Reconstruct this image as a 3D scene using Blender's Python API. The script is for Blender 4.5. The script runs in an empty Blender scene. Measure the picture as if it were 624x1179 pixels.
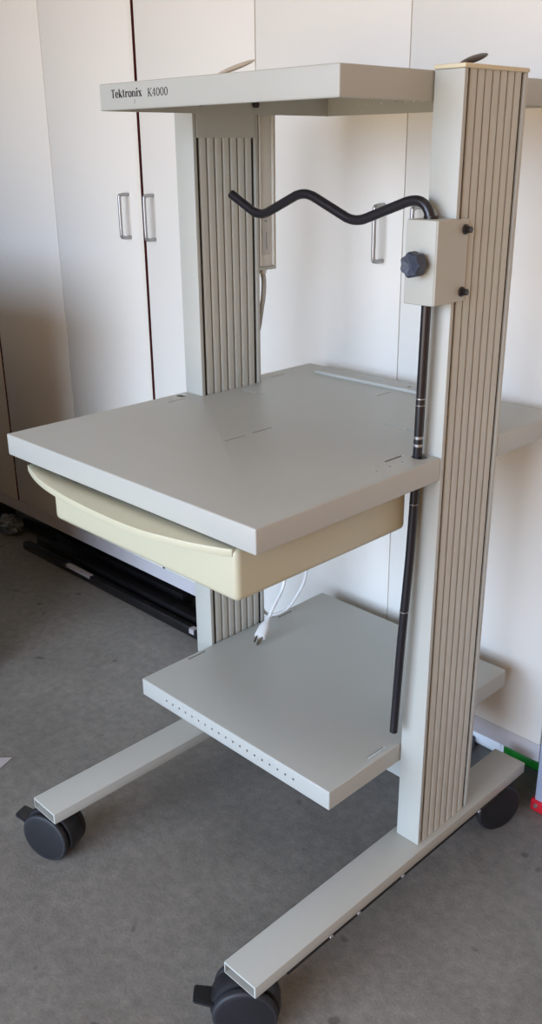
import bpy, bmesh, math, random
from mathutils import Vector, Matrix
random.seed(4)
PI = math.pi
COL = bpy.context.scene.collection
SC = bpy.context.scene

# ------------------------------------------------------------------ materials
def lin(c):
    return tuple(((v/255)/12.92 if v/255 <= 0.04045 else ((v/255+0.055)/1.055)**2.4) for v in c)

def mat(name, rgb, rough=0.5, metal=0.0, var=0.04, scale=8.0, bump=0.0, bscale=400.0, spec=0.5, trans=0.0, ior=1.45):
    m = bpy.data.materials.new(name); m.use_nodes = True
    nt = m.node_tree; b = nt.nodes['Principled BSDF']
    c = lin(rgb)
    tc = nt.nodes.new('ShaderNodeTexCoord')
    n = nt.nodes.new('ShaderNodeTexNoise'); n.inputs['Scale'].default_value = scale; n.inputs['Detail'].default_value = 4
    nt.links.new(tc.outputs['Object'], n.inputs['Vector'])
    r = nt.nodes.new('ShaderNodeValToRGB')
    r.color_ramp.elements[0].position = 0.3; r.color_ramp.elements[1].position = 0.7
    r.color_ramp.elements[0].color = (*[v*(1-var) for v in c], 1)
    r.color_ramp.elements[1].color = (*[min(1, v*(1+var)) for v in c], 1)
    nt.links.new(n.outputs['Fac'], r.inputs['Fac']); nt.links.new(r.outputs['Color'], b.inputs['Base Color'])
    b.inputs['Roughness'].default_value = rough; b.inputs['Metallic'].default_value = metal
    b.inputs['Specular IOR Level'].default_value = spec
    if trans:
        b.inputs['Transmission Weight'].default_value = trans; b.inputs['IOR'].default_value = ior
    if bump:
        n2 = nt.nodes.new('ShaderNodeTexNoise'); n2.inputs['Scale'].default_value = bscale
        nt.links.new(tc.outputs['Object'], n2.inputs['Vector'])
        bp = nt.nodes.new('ShaderNodeBump'); bp.inputs['Strength'].default_value = bump; bp.inputs['Distance'].default_value = 0.001
        nt.links.new(n2.outputs['Fac'], bp.inputs['Height']); nt.links.new(bp.outputs['Normal'], b.inputs['Normal'])
    return m

M = {}
M['paint'] = mat('cart_grey_paint', (171, 171, 163), 0.42, var=0.012, bump=0.15, bscale=900)
M['column'] = mat('column_paint', (174, 174, 165), 0.45, var=0.012)
M['panel'] = mat('ridged_profile_beige', (182, 182, 172), 0.45, var=0.015)
M['cap'] = mat('beige_cap_plastic', (208, 196, 165), 0.5, var=0.01)
M['shelf'] = mat('shelf_grey_paint', (170, 171, 164), 0.38, var=0.012, bump=0.15, bscale=900)
M['edge'] = mat('bare_cut_metal', (205, 208, 210), 0.35, metal=0.3, var=0.02)
M['drawer'] = mat('cream_plastic', (184, 181, 156), 0.4, var=0.01)
M['black'] = mat('black_tube_paint', (30, 27, 31), 0.3, var=0.05)
M['knob'] = mat('blue_black_plastic', (52, 58, 72), 0.5, var=0.05)
M['caster'] = mat('caster_black_plastic', (26, 26, 29), 0.45, var=0.08, scale=30)
M['tyre'] = mat('caster_grey_rubber', (33, 33, 37), 0.6, var=0.1, scale=30)
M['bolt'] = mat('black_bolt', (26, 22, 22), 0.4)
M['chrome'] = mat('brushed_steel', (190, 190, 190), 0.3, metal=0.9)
M['handle'] = mat('cabinet_handle_steel', (165, 165, 165), 0.35, metal=0.75)
M['cab'] = mat('white_laminate', (224, 220, 211), 0.5, var=0.01, scale=3)
M['rail'] = mat('grey_white_base_rail', (188, 184, 185), 0.5, var=0.02)
M['cabin'] = mat('dark_red_cabinet_edge', (88, 28, 26), 0.7, var=0.1)
M['edgeband'] = mat('cream_edge_band', (226, 221, 209), 0.5, var=0.01)
M['dark'] = mat('dark_gap', (22, 18, 18), 0.8)
M['ink'] = mat('black_ink', (34, 22, 24), 0.6)
M['inkgrey'] = mat('grey_ink', (120, 122, 122), 0.6)
M['plastic'] = mat('power_strip_grey', (205, 202, 192), 0.4, var=0.01)
M['striplabel'] = mat('silver_label', (185, 183, 176), 0.4, var=0.05, scale=60)
M['cord'] = mat('white_cord', (215, 216, 214), 0.45, var=0.01)
M['cordgrey'] = mat('grey_cord', (168, 165, 158), 0.45, var=0.01)
M['brass'] = mat('plug_blade', (150, 140, 120), 0.3, metal=0.9)
M['lever'] = mat('light_lever_plastic', (196, 186, 170), 0.4)
M['levershade'] = mat('shaded_lever_plastic', (52, 38, 32), 0.4)  # same lever plastic with the underside shade put into its colour
M['rod'] = mat('black_bar_paint', (24, 22, 23), 0.28, var=0.2, scale=20)
M['tag'] = mat('paper_tag', (165, 158, 158), 0.7, var=0.08, scale=120)
M['film'] = mat('grey_plastic_film', (95, 98, 98), 0.25, var=0.3, scale=50)
M['white'] = mat('white_bottle', (222, 226, 230), 0.35, var=0.01)
M['green'] = mat('green_plastic', (18, 110, 32), 0.25, var=0.3, scale=30)
M['postgrey'] = mat('grey_board_paint', (165, 172, 190), 0.5, var=0.03)
M['red'] = mat('red_plastic', (190, 22, 40), 0.4, var=0.05)
M['wall'] = mat('garage_wall_plaster', (188, 188, 190), 0.9, var=0.03, bump=0.3, bscale=80)
M['wallwarm'] = mat('garage_side_wall', (222, 160, 84), 0.9, var=0.03, bump=0.3, bscale=80)
M['ceil'] = mat('ceiling_board', (242, 240, 236), 0.9, var=0.02)
M['shadeblock'] = mat('shade_block_dark', (60, 58, 58), 0.7, var=0.1)  # for the unseen block added to shade the left doors
M['cardboard'] = mat('blue_grey_card', (92, 100, 112), 0.8, var=0.05)

def concrete():
    m = bpy.data.materials.new('concrete_floor'); m.use_nodes = True
    nt = m.node_tree; b = nt.nodes['Principled BSDF']
    tc = nt.nodes.new('ShaderNodeTexCoord')
    def noise(s, d, off=0):
        mp = nt.nodes.new('ShaderNodeMapping'); mp.inputs['Location'].default_value = (off, off*2, 0)
        n = nt.nodes.new('ShaderNodeTexNoise'); n.inputs['Scale'].default_value = s; n.inputs['Detail'].default_value = d
        n.inputs['Roughness'].default_value = 0.65
        nt.links.new(tc.outputs['Object'], mp.inputs['Vector']); nt.links.new(mp.outputs['Vector'], n.inputs['Vector'])
        return n
    def ramp(n, p0, c0, p1, c1):
        r = nt.nodes.new('ShaderNodeValToRGB'); e = r.color_ramp.elements
        e[0].position = p0; e[1].position = p1; e[0].color = (*c0, 1); e[1].color = (*c1, 1)
        nt.links.new(n.outputs['Fac'], r.inputs['Fac']); return r
    def mix(a, bb, fac, mode='MULTIPLY'):
        x = nt.nodes.new('ShaderNodeMixRGB'); x.blend_type = mode; x.inputs['Fac'].default_value = fac
        nt.links.new(a.outputs['Color'], x.inputs['Color1']); nt.links.new(bb.outputs['Color'], x.inputs['Color2']); return x
    base = ramp(noise(2.2, 6), 0.32, lin((108, 105, 99)), 0.68, lin((132, 128, 121)))
    fine = ramp(noise(45, 5, 3), 0.3, (0.66, 0.66, 0.66), 0.7, (1.2, 1.2, 1.2))
    grain = ramp(noise(260, 3, 5), 0.25, (0.75, 0.75, 0.75), 0.75, (1.15, 1.15, 1.15))
    spots = ramp(noise(17, 1, 8), 0.245, (0.45, 0.42, 0.40), 0.30, (1, 1, 1))
    x = mix(base, fine, 0.7); x = mix(x, grain, 0.8); x = mix(x, spots, 0.8)
    nt.links.new(x.outputs['Color'], b.inputs['Base Color'])
    b.inputs['Roughness'].default_value = 0.62
    bp = nt.nodes.new('ShaderNodeBump'); bp.inputs['Strength'].default_value = 0.4; bp.inputs['Distance'].default_value = 0.002
    nt.links.new(noise(160, 5, 2).outputs['Fac'], bp.inputs['Height']); nt.links.new(bp.outputs['Normal'], b.inputs['Normal'])
    return m
M['floor'] = concrete()

# ------------------------------------------------------------------ mesh helpers
def box(bm, x0, x1, y0, y1, z0, z1, bev=0.0, seg=2):
    g = bmesh.new()
    bmesh.ops.create_cube(g, size=1.0)
    for v in g.verts:
        v.co = Vector(((x0+x1)/2 + v.co.x*(x1-x0), (y0+y1)/2 + v.co.y*(y1-y0), (z0+z1)/2 + v.co.z*(z1-z0)))
    if bev:
        bmesh.ops.bevel(g, geom=list(g.edges), offset=bev, segments=seg, profile=0.5, affect='EDGES')
    merge(bm, g)

def merge(bm, g, mtx=None):
    if mtx is not None: bmesh.ops.transform(g, matrix=mtx, verts=g.verts)
    me = bpy.data.meshes.new('tmp'); g.to_mesh(me); g.free()
    bm.from_mesh(me); bpy.data.meshes.remove(me)

def cyl(bm, p0, p1, r0, r1=None, seg=32, bev=0.0):
    r1 = r0 if r1 is None else r1
    p0, p1 = Vector(p0), Vector(p1); d = p1-p0
    g = bmesh.new()
    bmesh.ops.create_cone(g, cap_ends=True, segments=seg, radius1=r0, radius2=r1, depth=d.length)
    if bev:
        es = [e for e in g.edges if abs(e.verts[0].co.z-e.verts[1].co.z) < 1e-6]
        bmesh.ops.bevel(g, geom=es, offset=bev, segments=3, profile=0.5, affect='EDGES')
    q = Vector((0, 0, 1)).rotation_difference(d.normalized()).to_matrix().to_4x4()
    merge(bm, g, Matrix.Translation((p0+p1)/2) @ q)

def smooth_path(pts, n=6):
    P = [Vector(p) for p in pts]; P = [2*P[0]-P[1]] + P + [2*P[-1]-P[-2]]
    out = []
    for i in range(1, len(P)-2):
        for k in range(n):
            t = k/n; a, b, c, d = P[i-1], P[i], P[i+1], P[i+2]
            out.append(0.5*((2*b)+(-a+c)*t+(2*a-5*b+4*c-d)*t*t+(-a+3*b-3*c+d)*t**3))
    out.append(P[-2]); return out

def tube(bm, pts, r, seg=16, sm=6):
    P = smooth_path(pts, sm) if sm else [Vector(p) for p in pts]
    g = bmesh.new(); rings = []
    t0 = (P[1]-P[0]).normalized()
    nrm = t0.orthogonal().normalized()
    for i, p in enumerate(P):
        t = (P[min(i+1, len(P)-1)]-P[max(i-1, 0)]).normalized()
        nrm = (nrm - t*nrm.dot(t)).normalized(); bn = t.cross(nrm)
        rings.append([g.verts.new(p + (nrm*math.cos(2*PI*k/seg)+bn*math.sin(2*PI*k/seg))*r) for k in range(seg)])
    for a, b in zip(rings, rings[1:]):
        for k in range(seg):
            g.faces.new((a[k], a[(k+1) % seg], b[(k+1) % seg], b[k]))
    for R, s in ((rings[0], -1), (rings[-1], 1)):
        g.faces.new(R[::-1] if s < 0 else R)
    merge(bm, g)

def prism(bm, poly, axis, a, b, bev=0.0):
    """extrude a closed 2-D polygon along an axis; poly gives the other two coordinates in order"""
    def P(p, t):
        if axis == 'z': return (p[0], p[1], t)
        if axis == 'y': return (p[0], t, p[1])
        return (t, p[0], p[1])
    g = bmesh.new()
    A = [g.verts.new(P(p, a)) for p in poly]; B = [g.verts.new(P(p, b)) for p in poly]
    g.faces.new(A[::-1]); g.faces.new(B)
    n = len(poly)
    for k in range(n): g.faces.new((A[k], A[(k+1) % n], B[(k+1) % n], B[k]))
    bmesh.ops.recalc_face_normals(g, faces=g.faces)
    if bev: bmesh.ops.bevel(g, geom=list(g.edges), offset=bev, segments=2, profile=0.5, affect='EDGES')
    merge(bm, g)

def obj(name, bm, m, parent=None, smooth=True):
    bmesh.ops.recalc_face_normals(bm, faces=bm.faces)
    me = bpy.data.meshes.new(name); bm.to_mesh(me); bm.free()
    for mm in (m if isinstance(m, (list, tuple)) else [m]): me.materials.append(mm)
    if smooth:
        for p in me.polygons: p.use_smooth = True
        me.set_sharp_from_angle(angle=math.radians(35))
    o = bpy.data.objects.new(name, me); COL.objects.link(o)
    if parent is not None:
        o.parent = parent
        # thing Empties stand at their own base; mesh parts keep their origin at the world origin
        if parent.type == 'EMPTY': o.matrix_parent_inverse = Matrix.Translation(-parent.location)
    return o

def thing(name, label, cat, loc=(0, 0, 0), group=None):
    o = bpy.data.objects.new(name, None); COL.objects.link(o); o.location = loc
    o.empty_display_size = 0.1
    o['label'] = label; o['category'] = cat
    if group: o['group'] = group
    return o
def tag(o, label, cat, group=None):
    o['label'] = label; o['category'] = cat
    if group: o['group'] = group
    return o
def struct(name, bm, m):
    o = obj(name, bm, m, smooth=False); o['kind'] = 'structure'; return o

def cut(target, cutter_bm, m=None):
    """subtract a cutter mesh and bake the result"""
    me = bpy.data.meshes.new('c'); bmesh.ops.recalc_face_normals(cutter_bm, faces=cutter_bm.faces); cutter_bm.to_mesh(me); cutter_bm.free()
    if m: me.materials.append(m)
    c = bpy.data.objects.new('c', me); COL.objects.link(c)
    md = target.modifiers.new('b', 'BOOLEAN'); md.operation = 'DIFFERENCE'; md.object = c; md.solver = 'EXACT'
    md.use_self = True
    if m: md.material_mode = 'TRANSFER'
    dg = bpy.context.evaluated_depsgraph_get(); dg.update()
    new = bpy.data.meshes.new_from_object(target.evaluated_get(dg))
    target.modifiers.clear(); old = target.data; nm = old.name; target.data = new
    bpy.data.meshes.remove(old); new.name = nm
    bpy.data.objects.remove(c); bpy.data.meshes.remove(me)
    for p in target.data.polygons: p.use_smooth = True
    target.data.set_sharp_from_angle(angle=math.radians(35))

# ------------------------------------------------------------------ room
CABY = 0.543       # door faces of the cabinet run
RX0, RX1, RY0, RY1, RH = -3.6, 2.7, -3.4, 1.16, 2.6
OX0, OX1, OH = -.95, 2.05, 2.45     # garage door opening in the front wall
bm = bmesh.new(); box(bm, RX0-.2, RX1+.2, RY0-.2, RY1+.2, -0.1, 0); struct('floor', bm, M['floor'])
bm = bmesh.new(); box(bm, RX0-.2, RX1+.2, RY0-.2, RY1+.2, RH, RH+.1); struct('ceiling', bm, M['ceil'])
bm = bmesh.new(); box(bm, RX0-.1, RX1+.1, RY1, RY1+.1, 0, RH); struct('wall_back', bm, M['wall'])
bm = bmesh.new(); box(bm, RX0-.1, RX0, RY0, RY1, 0, RH); struct('wall_left', bm, M['wall'])
bm = bmesh.new(); box(bm, RX1, RX1+.1, RY0, RY1, 0, RH); struct('wall_right', bm, M['wallwarm'])
bm = bmesh.new()
box(bm, RX0-.1, OX0, RY0-.15, RY0, 0, RH); box(bm, OX1, RX1+.1, RY0-.15, RY0, 0, RH); box(bm, OX0, OX1, RY0-.15, RY0, OH, RH)
struct('wall_front', bm, M['wall'])

# ------------------------------------------------------------------ cabinets
DZ0, DZ1, RAILZ = 0.148, 2.2, 0.105
def handle_bm(x, y):
    b = bmesh.new(); z0, z1, r, o = 1.090, 1.197, 0.0045, 0.030
    pts = [(x, y, z1), (x, y-o+.010, z1), (x, y-o+.003, z1-.003), (x, y-o, z1-.010), (x, y-o, z0+.010), (x, y-o+.003, z0+.003), (x, y-o+.010, z0), (x, y, z0)]
    tube(b, pts, r, 12, 4); return b
def cabinet(xs, handles, label, band=None, gap=0.0009, wide=None, group='white cupboards along the back of the room'):
    t = thing('storage_cabinet', label, 'cabinet', ((xs[0]+xs[2])/2, CABY+.3, 0), group)
    b = bmesh.new()
    y0 = CABY+.020; y1 = RY1-.02
    for (a, c) in ((xs[0]+.0005, xs[0]+.016), (xs[2]-.016, xs[2]-.0005)): box(b, a, c, y0, y1, RAILZ+.01, DZ1)
    box(b, xs[0]+.016, xs[2]-.016, y0, y1, RAILZ+.025, RAILZ+.041); box(b, xs[0]+.016, xs[2]-.016, y0, y1, DZ1-.016, DZ1)
    box(b, xs[0]+.016, xs[2]-.016, y1-.006, y1, RAILZ+.041, DZ1-.016)
    for fx in (xs[0]+.05, xs[2]-.05):
        for fy in (CABY+.34, y1-.05): cyl(b, (fx, fy, 0), (fx, fy, RAILZ+.026), .018, seg=16)
    obj('cabinet_body', b, M['cab'], t)
    if wide:
        b = bmesh.new(); box(b, xs[1]-.03, xs[1]+.03, y0+.001, y0+.02, RAILZ+.045, DZ1-.02); obj('center_post', b, M['cabin'], t)
    b = bmesh.new(); box(b, xs[0]+.0004, xs[2]-.0004, CABY+.0015, CABY+.0185, RAILZ, DZ0-.0015, .001, 1); obj('base_rail', b, M['rail'], t)
    for i in (0, 1):
        a, c = xs[i]+gap, xs[i+1]-gap
        if wide: a, c = (a, xs[1]-wide/2) if i == 0 else (xs[1]+wide/2, c)
        b = bmesh.new(); box(b, a, c, CABY, CABY+.018, DZ0, DZ1, .0012, 2)
        d = obj('cabinet_door', b, M['cab'], t)
        if wide and i == 0:
            b = bmesh.new(); box(b, c, c+.0008, CABY+.0004, CABY+.0180, DZ0+.0005, DZ1-.0005); obj('door_edge', b, M['cabin'], d)
        if band and i == 0:
            b = bmesh.new(); box(b, c-.013, c-.0012, CABY-.0004, CABY+.001, DZ0+.0005, DZ1-.0005); obj('edge_band', b, M['edgeband'], d)
        if handles[i] is not None: obj('door_handle', handle_bm(handles[i], CABY+.0005), M['handle'], d)
    return t
cabinet((-1.862, -1.451, -1.041), (-1.505, -1.405), 'white cupboard at the far left of the row, its door gap beside the worktop corner', wide=.0095)
cabinet((-1.040, -.629, -.208), (-.688, -.584), 'white cupboard behind the upright nearer the left edge, dark red gap between its doors', band=True, wide=.0105)
cabinet((-.207, .2035, .613), (.155, .247), 'white cupboard in the middle of the row, behind the bent black rod')
cabinet((.614, 1.024, 1.435), (.975, 1.072), 'white cupboard at the right edge, behind the grey board with the red foot')

# ------------------------------------------------------------------ the cart
cart = thing('instrument_cart', 'grey wheeled instrument cart with three shelves between two ridged uprights', 'cart', (.3, .22, 0))
C0, C1, T, W, HC = .1437, .3001, .0485, .6, 1.4057
LZ, LB = .1312, .1082

# base legs: hollow rectangular tubes
def leg(x0, x1):
    y0, y1 = -.2735, .4916
    b = bmesh.new()
    box(b, x0, x1, y0, y1, LB, LZ, .0018, 2)
    o = obj('base_leg', b, M['paint'], cart)
    c = bmesh.new()
    box(c, x0+.003, x1-.003, y0-.02, y0+.30, LB+.003, LZ-.003)
    cut(o, c)
    return o
legs = [leg(-.0138, .0597), leg(.5398, .6107)]
# dark strip stands in for the shade under each leg, bright screws for glints
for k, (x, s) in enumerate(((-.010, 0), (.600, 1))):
    b = bmesh.new(); box(b, x, x+.008, -.20, .40, LB-.010, LB); r = obj('leg_shade_strip', b, M['bolt'], legs[k])
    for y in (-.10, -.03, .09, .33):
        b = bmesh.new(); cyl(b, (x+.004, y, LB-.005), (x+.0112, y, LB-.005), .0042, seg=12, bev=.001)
        obj('glint_screw', b, M['chrome'], legs[k])

# uprights
def ridged(name, xin, xout, z0, z1, parent):
    """seven vertical slats standing off a groove floor; xin is the groove floor, xout the slat face"""
    b = bmesh.new(); ya, yb = C0+.0085, C1-.0085
    s = 1 if xout > xin else -1
    pitch = (yb-ya-.011)/7
    box(b, min(xin, xin-s*.002), max(xin, xin-s*.002), ya, yb, z0, z1)
    for k in range(7):
        a = ya+.0060+k*pitch+.0012; c = a+pitch-.0028
        poly = [(xin, a), (xout-s*.0016, a), (xout-s*.0004, a+.0012), (xout, a+.003), (xout, c-.003), (xout-s*.0004, c-.0012), (xout-s*.0016, c), (xin, c)]
        prism(b, poly, 'z', z0, z1)
    for a, c in ((ya+.0008, ya+.0066), (yb-.0062, yb-.0008)):
        g = bmesh.new(); q = (xin-s*.001, xin+s*.0045); box(g, min(q), max(q), a, c, z0+.0004, z1-.0004); obj('dark_seam', g, M['dark'], parent)
    return obj(name, b, M['panel'], parent)
def upright(x0, bracket_side):
    x1 = x0+T
    b = bmesh.new()
    for (a, c) in ((C0, C0+.0085), (C1-.0085, C1)):
        box(b, x0, x1, a, c, LZ, HC-.006, .0016, 2)
    box(b, x0+.008, x1-.008, C0+.0080, C1-.0080, LZ, HC-.006)
    o = obj('upright', b, M['column'], cart)
    ridged('ridged_panel', x0+.009, x0+.0012, LZ+.0005, HC-.006, o)
    ridged('ridged_panel', x1-.009, x1-.0012, LZ+.0005, HC-.006 if bracket_side < 0 else 1.3225, o)
    b = bmesh.new(); box(b, x0-.0015, x1+.0015, C0-.0015, C1+.0015, HC-.006, HC, .002, 2); obj('end_cap', b, M['cap'], o)
    return o
uL = upright(0, 1); uR = upright(W-T, -1)
b = bmesh.new(); box(b, T-.0085, T+.0008, C0+.0088, C1-.0088, 1.3225, 1.3985, .0004, 1); pl = obj('bracket_plate', b, M['column'], uL)
for y in (.155, .2885):
    b = bmesh.new(); cyl(b, (T+.0008, y, 1.378), (T+.006, y, 1.378), .0055, seg=20, bev=.001); cyl(b, (T+.006, y, 1.378), (T+.011, y, 1.378), .0065, seg=6); obj('bolt', b, M['bolt'], pl)

# shelves: folded sheet pans, open below
def pan(name, x0, x1, y0, y1, zt, th, m, holes, notches=(), parent=cart):
    b = bmesh.new(); box(b, x0, x1, y0, y1, zt-th, zt, .0022, 3)
    o = obj(name, b, m, parent)
    c = bmesh.new(); box(c, x0+.002, x1-.002, y0+.002, y1-.002, zt-th-.01, zt-.002)
    cut(o, c)
    c = bmesh.new()
    for (a, e, f, g) in notches: box(c, a, e, f, g, zt-.2, zt+.2)
    for h in holes:
        if h[0] == 'slot': box(c, h[1], h[2], h[3], h[4], zt-.01, zt+.01)
        elif h[0] == 'hole': cyl(c, (h[1], h[2], zt-.01), (h[1], h[2], zt+.01), h[3], seg=20)
        elif h[0] == 'front': cyl(c, (h[1], h[3]-.01, h[2]), (h[1], h[3]+.01, h[2]), h[4], seg=12)
    cut(o, c)
    return o
def ys(x, a, b_, w=.0032): return ('slot', x-w/2, x+w/2, a, b_)
def xs_(y, a, b_, w=.0040): return ('slot', a, b_, y-w/2, y+w/2)
MZ = .866
hm = [ys(.038, .067, .113), ('hole', .018, .118, .0095), ('hole', .022, .087, .0022), ('hole', .021, .056, .0018),
      ys(.035, .341, .381), ('hole', .057, .380, .0018), ('hole', .059, .345, .0018), ('hole', .059, .315, .0018),
      ys(.549, .071, .114, .0045), ('hole', .567, .091, .0022), ('hole', .568, .060, .0022), ('hole', .567, .030, .0022), ('hole', .572, .1265, .0125),
      xs_(.229, .063, .116), xs_(.229, .120, .168), xs_(.229, .417, .464), xs_(.229, .469, .520),
      ys(.296, -.022, .023), ys(.296, .039, .085), ys(.291, .370, .412), ys(.291, .461, .476)]
mid = pan('worktop_shelf', 0, W-.001, -.2456, .495, MZ, .0364, M['shelf'], hm,
          [(-.01, T+.002, C0-.0015, C1+.0015), (W-T-.002, W+.01, C0-.0015, C1+.0015)])
b = bmesh.new(); box(b, .074, .490, .430, .446, MZ-.0005, MZ+.006, .0015, 2); obj('retaining_strip', b, M['paint'], mid)
SX0, SX1 = T+.002, W-T-.002
nh = [('front', .127+.01894*k, .308, -.043, .0024) for k in range(19)]
bot = pan('lower_shelf', SX0, SX1, -.043, .4887, .3258, .037, M['shelf'],
          [ys(.060, .069, .116, .004), ys(.064, .328, .371, .004), ys(.536, .071, .117, .005), ys(.536, .328, .371, .004)] + nh)
b = bmesh.new(); box(b, SX0+.0022, SX1-.0022, .216, .231, .187, .3236, .001, 1); obj('cross_beam', b, M['paint'], cart)
th = [('front', .127+.01894*k, 1.380, .4887, .0018) for k in range(19)]
top = pan('top_shelf', SX0, SX1, -.0455, .4887, 1.3996, .0386, M['paint'], th)

# lettering on the front edge of the top shelf
def strokes(bm, segs, ox, oz, w, h, y):
    for (xa, za, xb, zb, t) in segs:
        a = Vector((ox+xa*w, 0, oz+za*h)); c = Vector((ox+xb*w, 0, oz+zb*h))
        d = (c-a); L = d.length
        if L < 1e-7: continue
        d.normalize(); n = Vector((-d.z, 0, d.x))*t*h/2
        vs = [a+n, a-n, c-n, c+n]
        f = [bm.verts.new((v.x, y, v.z)) for v in vs]; k = [bm.verts.new((v.x, y+.0004, v.z)) for v in vs]
        bm.faces.new(f); bm.faces.new(k[::-1])
        for i in range(4): bm.faces.new((f[i], f[(i+1) % 4], k[(i+1) % 4], k[i]))
def arc(cx, cz, rx, rz, a0, a1, t0, t1, n=14):
    out = []
    for i in range(n):
        a = math.radians(a0+(a1-a0)*i/n); c = math.radians(a0+(a1-a0)*(i+1)/n); m_ = (a+c)/2
        out.append((cx+rx*math.cos(a), cz+rz*math.sin(a), cx+rx*math.cos(c), cz+rz*math.sin(c), t0+(t1-t0)*abs(math.cos(m_))))
    return out
B_, N_ = .17, .06
def glyph(ch, B_):
    N_ = .06; x = .68
    if ch == 'T': return [(.5, 0, .5, .97, B_), (.08, .97, .92, .97, N_), (.08, .97, .08, .78, N_), (.92, .97, .92, .78, N_), (.32, .02, .68, .02, N_)]
    if ch == 'e': return arc(.5, x/2, .36, x/2-.02, 0, 325, N_, B_) + [(.14, x/2, .88, x/2, N_)]
    if ch == 'k': return [(.25, 0, .25, 1, B_), (.08, .98, .3, .98, N_), (.08, .02, .44, .02, N_), (.28, .3, .82, x, N_), (.42, .38, .86, 0, B_), (.66, x, .96, x, N_), (.7, .02, 1, .02, N_)]
    if ch == 't': return [(.42, .08, .42, .92, B_), (.12, x, .82, x, N_), (.42, .06, .8, .1, N_+.04)]
    if ch == 'r': return [(.28, 0, .28, x, B_), (.08, .02, .55, .02, N_), (.08, x-.02, .3, x-.02, N_), (.34, .5, .62, .66, N_), (.62, .62, .84, .58, B_)]
    if ch == 'o': return arc(.5, x/2, .38, x/2-.02, 0, 360, N_, B_)
    if ch == 'n': return [(.22, 0, .22, x, B_), (.04, .02, .4, .02, N_), (.04, x-.02, .22, x-.02, N_), (.26, .52, .52, .66, N_), (.52, .66, .76, .56, N_+.04), (.78, 0, .78, .56, B_), (.6, .02, .96, .02, N_)]
    if ch == 'i': return [(.5, 0, .5, x, B_*1.2), (.2, .02, .8, .02, N_), (.2, x-.02, .5, x-.02, N_), (.5, .84, .5, .99, B_*1.2)]
    if ch == 'x': return [(.18, x, .82, 0, B_), (.18, 0, .82, x, N_), (.02, x-.02, .42, x-.02, N_), (.6, x-.02, .96, x-.02, N_), (.02, .02, .38, .02, N_), (.6, .02, .98, .02, N_)]
    if ch == 'K': return [(.22, 0, .22, 1, B_), (.06, .98, .4, .98, N_), (.06, .02, .4, .02, N_), (.26, .38, .82, .98, N_), (.4, .52, .86, .02, B_), (.66, .98, .96, .98, N_), (.7, .02, 1, .02, N_)]
    if ch == '4': return [(.66, 0, .66, 1, B_), (.08, .3, .92, .3, N_), (.08, .3, .66, .98, N_), (.46, .02, .86, .02, N_)]
    if ch == '0': return arc(.5, .5, .36, .48, 0, 360, N_, B_)
b = bmesh.new()
ybt = -.0458
x = .0815
for ch, wd in zip('Tektronix', (.0105, .0082, .0102, .0066, .0080, .0090, .0100, .0058, .0092)):
    strokes(b, glyph(ch, .23), x, 1.3785, wd*.98, .0118, ybt); x += wd
x = .1725
for ch in 'K4000':
    wd = .0108 if ch == 'K' else .0094
    strokes(b, glyph(ch, .15), x, 1.3775, wd*.98, .0110, ybt); x += wd*.99
obj('lettering', b, M['ink'], top, smooth=False)
b = bmesh.new(); strokes(b, [(0, 0, 1, 1, .16)], .1385, 1.3690, .0035, .0060, ybt); obj('slash_mark', b, M['inkgrey'], top, smooth=False)

# cam levers on top of the uprights
def lever(p0, p1, w, m, parent, stem):
    p0, p1 = Vector(p0), Vector(p1); g = bmesh.new()
    bmesh.ops.create_uvsphere(g, u_segments=24, v_segments=12, radius=1)
    L = (p1-p0).length
    for v in g.verts:
        t = (v.co.x+1)/2; s = .55+.45*t
        v.co = Vector((v.co.x*L/2, v.co.y*w*s, v.co.z*.0042))
    d = (p1-p0).normalized(); s_ = Vector((0, 0, 1)).cross(d).normalized(); u = d.cross(s_)
    R = Matrix((d, s_, u)).transposed().to_4x4()
    b = bmesh.new(); merge(b, g, Matrix.Translation((p0+p1)/2) @ R)
    cyl(b, (stem[0], stem[1], HC-.001), stem[:2]+(stem[2],), .0075, .006, seg=16)
    return obj('cam_lever', b, m, parent)
lever((.024, .222, 1.424), (.024, .318, 1.454), .013, M['lever'], uL, (.024, .243, 1.433))
lever((.576, .163, 1.4045), (.576, .226, 1.4215), .013, M['levershade'], uR, (.576, .178, 1.409))

# drawer hanging under the worktop
dy0, dy1, dx0, dx1, dz0 = -.240, .122, .118, .556, .744
DT = .822
b = bmesh.new()
box(b, dx0, dx1, dy0, dy1, dz0, DT, .010, 4)
dr = obj('drawer', b, M['drawer'], cart)
c = bmesh.new(); box(c, dx0+.004, dx1-.004, dy0+.016, dy1-.004, dz0+.004, DT+.02); cut(dr, c)
# arched pull ledge
arcp = [(.050, -.2415), (.092, -.257), (.135, -.2685), (.18, -.276), (.228, -.2815), (.276, -.2845), (.328, -.286), (.379, -.285), (.418, -.281), (.455, -.273), (.488, -.2645), (.518, -.254), (.538, -.246), (.549, -.2405)]
arcp = [(p.x, p.y) for p in smooth_path([(a, q, 0) for a, q in arcp], 3)]
b = bmesh.new()
prism(b, arcp + [(.549, -.2265), (.050, -.2265)], 'z', DT-.0115, DT, .0012)
obj('drawer_pull', b, M['drawer'], dr)
for xr in (dx0-.001, dx1-.012):
    b = bmesh.new(); box(b, xr, xr+.011, dy0+.012, dy1+.20, DT-.003, MZ-.003); obj('drawer_rail', b, M['column'], cart)

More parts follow.
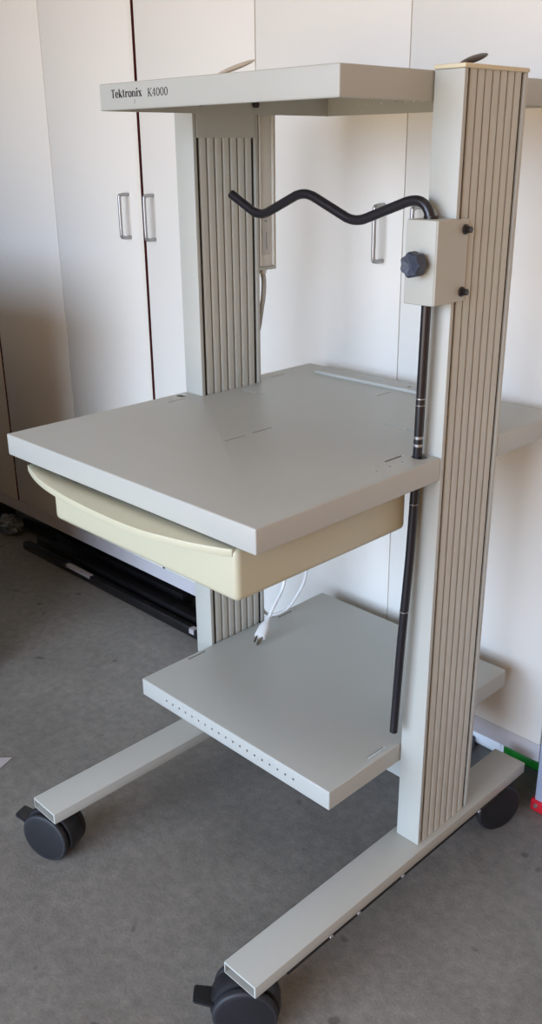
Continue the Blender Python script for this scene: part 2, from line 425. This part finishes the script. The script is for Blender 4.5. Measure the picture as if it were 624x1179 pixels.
# clamp box on the right upright
by0 = .0965
b = bmesh.new()
box(b, .5510, .6020, by0, C0-.0005, 1.0975, 1.2120, .002, 3)
box(b, .6015, .6040, by0+.001, .1700, 1.0985, 1.2110, .0006, 1)
clamp = obj('clamp_box', b, M['column'], cart)
c = bmesh.new(); cyl(c, (.5745, .121, 1.15), (.5745, .121, 1.25), .0105, seg=24); cut(clamp, c)
for z in (1.197, 1.112):
    b = bmesh.new(); cyl(b, (.604, .1605, z), (.6075, .1605, z), .0070, seg=20, bev=.001); cyl(b, (.6075, .1605, z), (.6145, .1605, z), .0050, seg=6); obj('hex_bolt', b, M['bolt'], clamp)
b = bmesh.new()
kc = Vector((.5800, by0, 1.1545))
def lobed(r, amp, n=7, k=84):
    return [(kc.x+(r+amp*math.cos(n*2*PI*i/k))*math.cos(2*PI*i/k), kc.z+(r+amp*math.cos(n*2*PI*i/k))*math.sin(2*PI*i/k)) for i in range(k)]
g = bmesh.new(); rings = []
for (yy, s) in ((-.008, .80), (-.009, .96), (-.012, 1.0), (-.0235, 1.0), (-.0265, .96), (-.028, .86), (-.0275, .50), (-.0265, .40), (-.0265, .05)):
    rings.append([g.verts.new((kc.x+(px-kc.x)*s, kc.y+yy, kc.z+(pz-kc.z)*s)) for px, pz in lobed(.0166, .0012)])
for a, c in zip(rings, rings[1:]):
    for i in range(84): g.faces.new((a[i], a[(i+1) % 84], c[(i+1) % 84], c[i]))
g.faces.new(rings[0]); g.faces.new(rings[-1][::-1]); merge(b, g)
cyl(b, (kc.x, kc.y, kc.z), (kc.x, kc.y-.010, kc.z), .009, seg=20)
obj('lobed_knob', b, M['knob'], clamp)

# bent black rod
RX = .5745; RY = .121
b = bmesh.new()
def fillet(P, rs):
    P = [Vector(p) for p in P]; out = [P[0]]
    for i in range(1, len(P)-1):
        u = (P[i-1]-P[i]).normalized(); v = (P[i+1]-P[i]).normalized(); r = rs[i-1]
        a, c = P[i]+u*r, P[i]+v*r
        for k in range(9):
            t = k/8; out.append(a*(1-t)**2+P[i]*2*t*(1-t)+c*t*t)
    out.append(P[-1]); return out
arm = fillet([(.169, RY, 1.2340), (.2360, RY, 1.2010), (.3345, RY, 1.2430), (.4375, RY, 1.2005), (.5745, RY, 1.2475), (.5745, RY, 1.15)], [.022, .024, .022, .052])
pts = arm[:-1]
pts += [(.5745, RY, 1.15), (.5735, RY, 1.05), (.5722, .1215, .95), (.5705, .1225, .866), (.5668, .1212, .70), (.5610, .1175, .55), (.5545, .1165, .3675)]
tube(b, pts, .0072, 16, 2)
rod = obj('bent_rod', b, M['black'], cart)
b = bmesh.new()
for z, hgt in ((1.212, .004),):
    cyl(b, (RX, RY, z-.001), (RX, RY, z+hgt), .0105, seg=20)
obj('rod_collar', b, M['black'], rod)
b = bmesh.new()
for (xx, yy, z, hh) in ((.5722, .1216, .958, .0015), (.5719, .1216, .948, .001), (.5714, .122, .898, .004), (.5712, .1222, .886, .004), (.5688, .122, .79, .001), (.563, .1185, .602, .0015)):
    b = bmesh.new(); cyl(b, (xx, yy, z-hh/2), (xx, yy, z+hh/2), .0075, seg=20)
    obj('worn_ring', b, M['handle'], rod)

# power strip on the back of the left upright
b = bmesh.new()
px0, px1, py0, py1, pz0, pz1 = .006, .0435, C1+.0005, .345, 1.090, 1.395
box(b, px0, px1, py0, py1, pz0, pz1, .0012, 2)
for y in (py0+.003, py1-.006): box(b, px1-.001, px1+.0045, y, y+.0035, pz0+.002, pz1, .0008, 1)
box(b, px0, px1+.002, py1-.001, py1+.004, pz0-.002, pz1, .001, 1)
strip = obj('power_strip', b, M['plastic'], cart)
b = bmesh.new(); box(b, px0-.0005, px1+.003, py0, py1+.003, pz0-.006, pz0, .001, 1); obj('end_plate', b, M['column'], strip)
b = bmesh.new(); box(b, px1-.0005, px1+.0008, py0+.011, py1-.011, 1.112, 1.190); lb = obj('label_plate', b, M['striplabel'], strip)
b = bmesh.new()
for (z, w, h) in ((1.186, .0035, .004), (1.175, .005, .003), ): box(b, px1+.0006, px1+.0015, .3215-w/2, .3215+w/2, z-h/2, z+h/2)
box(b, px1+.0006, px1+.0012, .3225, .3245, 1.122, 1.155)
obj('label_print', b, M['inkgrey'], lb)
b = bmesh.new(); cyl(b, (.034, .322, pz0-.004), (.034, .322, pz0-.014), .0085, .007, seg=20); obj('strain_relief', b, M['plastic'], strip)
b = bmesh.new()
tube(b, [(.034, .322, pz0-.012), (.038, .321, 1.062), (.040, .3175, 1.035), (.040, .312, 1.010), (.036, .308, .975), (.022, .3075, .93), (.016, .308, .87), (.016, .308, .70), (.018, .309, .50), (.022, .311, .40)], .0048, 12, 5)
obj('supply_cord', b, M['cordgrey'], strip)
# loose cord end with plug on the lower shelf
b = bmesh.new(); z = .3258
cp = [(.022, .311, .40), (.026, .312, .352), (.040, .314, .3320), (.058, .328, .3315), (.074, .349, .345), (.089, .366, .380), (.099, .378, .418), (.104, .380, .48), (.104, .375, .56), (.103, .360, .600), (.102, .342, .58), (.1005, .325, .49), (.1005, .308, .424), (.1020, .290, .402), (.1040, .273, .385), (.1060, .2570, .3670)]
tube(b, cp, .0036, 12, 6)
pc = obj('power_cord', b, M['cord'], cart)
pa, pb = Vector((.1060, .2570, .3670)), Vector((.1265, .1990, .3320))
d = (pb-pa).normalized(); side = d.cross(Vector((0, 0, 1))).normalized(); up_ = side.cross(d)
def oriented(poly3, bm):
    pass
b = bmesh.new()
g = bmesh.new(); rings = []
for (t, w, h) in ((0, .0048, .0048), (.006, .0055, .0052), (.010, .0060, .0055), (.016, .0085, .0068), (.024, .0115, .0080), (.046, .0125, .0088), (.050, .0120, .0084)):
    c = pa+d*t; n = 20; ring = []
    for k in range(n):
        a = 2*PI*k/n; ca, sa = math.cos(a), math.sin(a)
        q = 3.0 if t > .02 else 2.0
        r = (abs(ca)**q+abs(sa)**q)**(-1/q)
        ring.append(g.verts.new(c+side*w*r*ca+up_*h*r*sa))
    rings.append(ring)
for a, c in zip(rings, rings[1:]):
    for k in range(20): g.faces.new((a[k], a[(k+1) % 20], c[(k+1) % 20], c[k]))
g.faces.new(rings[0][::-1]); g.faces.new(rings[-1]); merge(b, g)
plug = obj('plug', b, M['cord'], pc)
def blade(off, upo, w, h, L):
    b = bmesh.new(); g = bmesh.new(); bmesh.ops.create_cube(g, size=1)
    R = Matrix((d, side, up_)).transposed().to_4x4()
    for v in g.verts: v.co = Vector((v.co.x*L, v.co.y*w, v.co.z*h))
    merge(b, g, Matrix.Translation(pa+d*(.050+L/2-.002)+side*off+up_*upo) @ R)
    obj('plug_blade', b, M['brass'], pc)
blade(-.0062, .002, .0016, .0062, .017); blade(.0062, .002, .0016, .0062, .017); blade(0, -.0042, .0045, .0040, .019)

# casters
def caster(px, py, nang, brake):
    """twin wheel caster under a leg; nang is the heading of the outer disc"""
    n = Vector((math.cos(nang), math.sin(nang), 0)); f = Vector((-n.y, n.x, 0))   # f: trailing direction is -f
    R = .0515; c = Vector((px, py, R)) - f*.016
    b = bmesh.new()
    cyl(b, (px, py, LB+.001), (px, py, LB-.012), .012, seg=24)
    # hood shell: swept arc over both wheels
    g = bmesh.new(); prof = []
    hr = R+.0045
    prof_w = [(-.019, -.010), (-.017, -.002), (-.012, .0), (.012, .0), (.017, -.002), (.019, -.010)]
    rings = []
    for i in range(25):
        a = math.radians(-20+215*i/24)
        dr_ = f*math.cos(a)+Vector((0, 0, 1))*math.sin(a)
        lim = min(1.0, (LB-.002-c.z)/max(hr*math.sin(a), 1e-3)) if math.sin(a) > 0 else 1
        rings.append([g.verts.new(c+dr_*(hr+o)*lim+n*w) for w, o in prof_w])
    for a, e in zip(rings, rings[1:]):
        for k in range(5): g.faces.new((a[k], a[k+1], e[k+1], e[k]))
        g.faces.new((a[5], a[0], e[0], e[5]))
    g.faces.new(rings[0]); g.faces.new(rings[-1][::-1])
    merge(b, g)
    cyl(b, c-n*.019, c+n*.019, .030, seg=32)
    o = obj('caster', b, M['caster'], cart)
    for s in (-1, 1):
        b = bmesh.new()
        cyl(b, c+n*s*.0205, c+n*s*.0350, R, seg=48, bev=.0045)
        wv = obj('wheel', b, M['tyre'], o)
        b = bmesh.new(); cyl(b, c+n*s*.0348, c+n*s*.0362, R-.0050, R-.012, seg=48); obj('hub_disc', b, M['caster'], wv)
    if brake:
        b = bmesh.new(); g = bmesh.new()
        bmesh.ops.create_cube(g, size=1)
        for v in g.verts: v.co = Vector((v.co.x*.034*(1), v.co.y*(.030 if v.co.x > 0 else .036), v.co.z*.009))
        bmesh.ops.bevel(g, geom=list(g.edges), offset=.002, segments=2, affect='EDGES')
        bf = -f if brake < 0 else f
        s_ = Vector((0, 0, 1)).cross(bf)
        Rm = Matrix((bf, s_, Vector((0, 0, 1)))).transposed().to_4x4()
        merge(b, g, Matrix.Translation(c+bf*(hr+.009)+n*.004+Vector((0, 0, .014))) @ Rm @ Matrix.Rotation(-.25, 4, 'Y'))
        obj('brake_lever', b, M['caster'], o)
caster(.020, -.240, math.radians(-70), -1)
caster(.575, -.240, math.radians(-45), -1)
caster(.022, .450, math.radians(-60), 0)
caster(.575, .450, math.radians(-20), 0)

# ------------------------------------------------------------------ things on the floor under and beside the cupboards
def bar(x0, x1, y, z, w, h, label, name='metal_bar', tilt=0):
    b = bmesh.new(); box(b, x0, x1, -w/2, w/2, -h/2, h/2, .002, 2)
    o = obj(name, b, M['rod'])
    o.location = (0, y, z); o.rotation_euler = (0, 0, tilt)
    return tag(o, label, 'bar', 'black metal bars under the cupboards')
b1 = bar(-1.372, -.30, .515, .013, .026, .026, 'long black bar with a paper sticker, frontmost on the floor under the cupboards', tilt=.004)
b = bmesh.new(); box(b, -1.10, -.965, -.0137, -.0129, .004, .0125); box(b, -1.10, -.965, -.0137, .002, .0125, .0137); s = obj('paper_sticker', b, M['tag'], b1)
b = bmesh.new(); box(b, -.470, -.450, -.0137, -.0129, -.002, .0135); box(b, -.470, -.450, -.0137, .004, .0125, .0137); s = obj('white_tag', b, M['tag'], b1)
bar(-1.345, -.36, .556, .018, .030, .036, 'black bar lying second from the front under the left cupboards', tilt=.003)
bar(-1.555, -.62, .615, .022, .034, .044, 'thick black bar lying furthest back, reaching towards the grey plastic', tilt=-.004)
bar(-1.30, -.42, .590, .012, .026, .024, 'thin black bar squeezed between two thicker bars under the cupboards')
bar(-2.4, -1.62, .600, .024, .034, .048, 'black bar at the far left edge behind the crumpled grey plastic')

g = bmesh.new(); bmesh.ops.create_icosphere(g, subdivisions=4, radius=1)
from mathutils import noise as mn
for v in g.verts:
    k = 1+.35*mn.noise(v.co*2.3)+.18*mn.noise(v.co*6)
    v.co = Vector((v.co.x*.062*k, v.co.y*.036*k, max(v.co.z*.034*k, -.028)))
o = obj('plastic_wrap', g, M['film']); o.location = (-1.545, .545, .0285); tag(o, 'crumpled grey plastic wrap on the floor at the left edge under the cupboards', 'plastic wrap')

# white bottle with green cap
t = thing('plastic_bottle', 'white plastic bottle with a green end lying under the right cupboard', 'bottle', (.45, .655, 0))
b = bmesh.new(); cyl(b, (.30, .655, .034), (.482, .655, .034), .034, seg=40, bev=.006); obj('bottle_body', b, M['white'], t)
b = bmesh.new(); cyl(b, (.482, .655, .034), (.488, .655, .034), .0335, seg=40); obj('neck_ring', b, M['white'], t)
b = bmesh.new()
cyl(b, (.488, .655, .034), (.600, .655, .034), .0335, .031, seg=40, bev=.004); obj('green_cap', b, M['green'], t)
b = bmesh.new(); box(b, .33, .415, .575, .62, 0.0, .034, .003, 2); o = obj('small_box', b, M['cardboard']); tag(o, 'small blue-grey box on the floor between the cart leg and the white bottle', 'box')

# grey board with red foot
t = thing('level_board', 'grey board with a red foot standing on the floor at the right edge', 'board', (.645, .512, 0))
b = bmesh.new(); box(b, .6235, .710, .5250, .5385, .028, .75, .002, 2)
o = obj('board', b, M['postgrey'], t)
b = bmesh.new(); box(b, .6150, .718, .5215, .5410, 0, .030, .006, 4); rf = obj('foot', b, M['red'], t)
b = bmesh.new(); cyl(b, (.629, .5220, .016), (.629, .5190, .016), .0055, .004, seg=20); obj('rivet', b, M['chrome'], t)

# paper scrap at left edge
b = bmesh.new(); g = bmesh.new()
pp = [(-.40, -.235), (-.3245, -.155), (-.308, -.197), (-.318, -.200), (-.335, -.232)]
prism(b, pp, 'z', .0005, .0016); o = obj('paper_scrap', b, M['tag']); tag(o, 'torn white paper scrap on the concrete floor at the left edge', 'paper')

# unseen block added left of the cart, outside the frame, to shade the left doors
t = thing('added_shade_block', 'tall dark block added left of the cart, outside the frame, to shade the left doors', 'shade block', (-1.6, -.3, 0))
b = bmesh.new(); box(b, -2.5, -.69, -.75, -.03, .03, .95, .01, 2); obj('shade_block_body', b, M['shadeblock'], t)
b = bmesh.new(); box(b, -2.51, -.68, -.76, -.02, .952, 1.04, .012, 2); obj('shade_block_top', b, M['shadeblock'], t)
b = bmesh.new()
for x in (-2.4, -.9):
    for y in (-.65, -.12): b = bmesh.new(); cyl(b, (x, y, 0), (x, y, .03), .03, seg=16); obj('foot', b, M['shadeblock'], t)

# ------------------------------------------------------------------ light
w = bpy.data.worlds.new('daylight'); SC.world = w; w.use_nodes = True
nt = w.node_tree; bg = nt.nodes['Background']
tc = nt.nodes.new('ShaderNodeTexCoord'); sp = nt.nodes.new('ShaderNodeSeparateXYZ'); rp = nt.nodes.new('ShaderNodeValToRGB')
nt.links.new(tc.outputs['Generated'], sp.inputs[0])
mp = nt.nodes.new('ShaderNodeMapRange'); mp.inputs['From Min'].default_value = -1; mp.inputs['From Max'].default_value = 1
nt.links.new(sp.outputs['Z'], mp.inputs['Value']); nt.links.new(mp.outputs['Result'], rp.inputs['Fac'])
e = rp.color_ramp.elements
e[0].position = 0.0; e[0].color = (.60, .47, .32, 1)
e[1].position = 1.0; e[1].color = (.9, 1.2, 1.65, 1)
a = e.new(.492); a.color = (.60, .47, .32, 1)
a = e.new(.50); a.color = (1.02, 1.27, 1.68, 1)
a = e.new(.58); a.color = (1.02, 1.30, 1.76, 1)
nt.links.new(rp.outputs['Color'], bg.inputs['Color']); bg.inputs['Strength'].default_value = 8.0

L = bpy.data.lights.new('garage_opening_portal', 'AREA'); L.shape = 'RECTANGLE'; L.size = OX1-OX0; L.size_y = OH
L.cycles.is_portal = True
lo = bpy.data.objects.new('garage_opening_portal', L); COL.objects.link(lo)
lo.location = ((OX0+OX1)/2, RY0-.07, OH/2); lo.rotation_euler = (PI/2, 0, 0)

# ------------------------------------------------------------------ camera
cd = bpy.data.cameras.new('camera'); cam = bpy.data.objects.new('camera', cd); COL.objects.link(cam)
yaw, pitch, roll = .7930, -.3760, -.0104
f = Vector((-math.sin(yaw)*math.cos(pitch), math.cos(yaw)*math.cos(pitch), math.sin(pitch)))
rt = f.cross(Vector((0, 0, 1))).normalized(); up = rt.cross(f)
c_, s_ = math.cos(roll), math.sin(roll)
r2 = rt*c_+up*s_; u2 = -rt*s_+up*c_
Rm = Matrix((r2, u2, -f)).transposed().to_4x4()
cam.matrix_world = Matrix.Translation((1.3622, -.9700, 1.3044)) @ Rm
cd.sensor_fit = 'VERTICAL'; cd.sensor_height = 36; cd.lens = 1061.0*36/1179
cd.clip_start = .02
SC.camera = cam

SC.view_settings.view_transform = 'Standard'; SC.view_settings.look = 'None'
SC.view_settings.gamma = 1; SC.view_settings.use_curve_mapping = False
SC.view_settings.exposure = 0.0
SC.cycles.use_denoising = True
SC.cycles.max_bounces = 10; SC.cycles.diffuse_bounces = 7
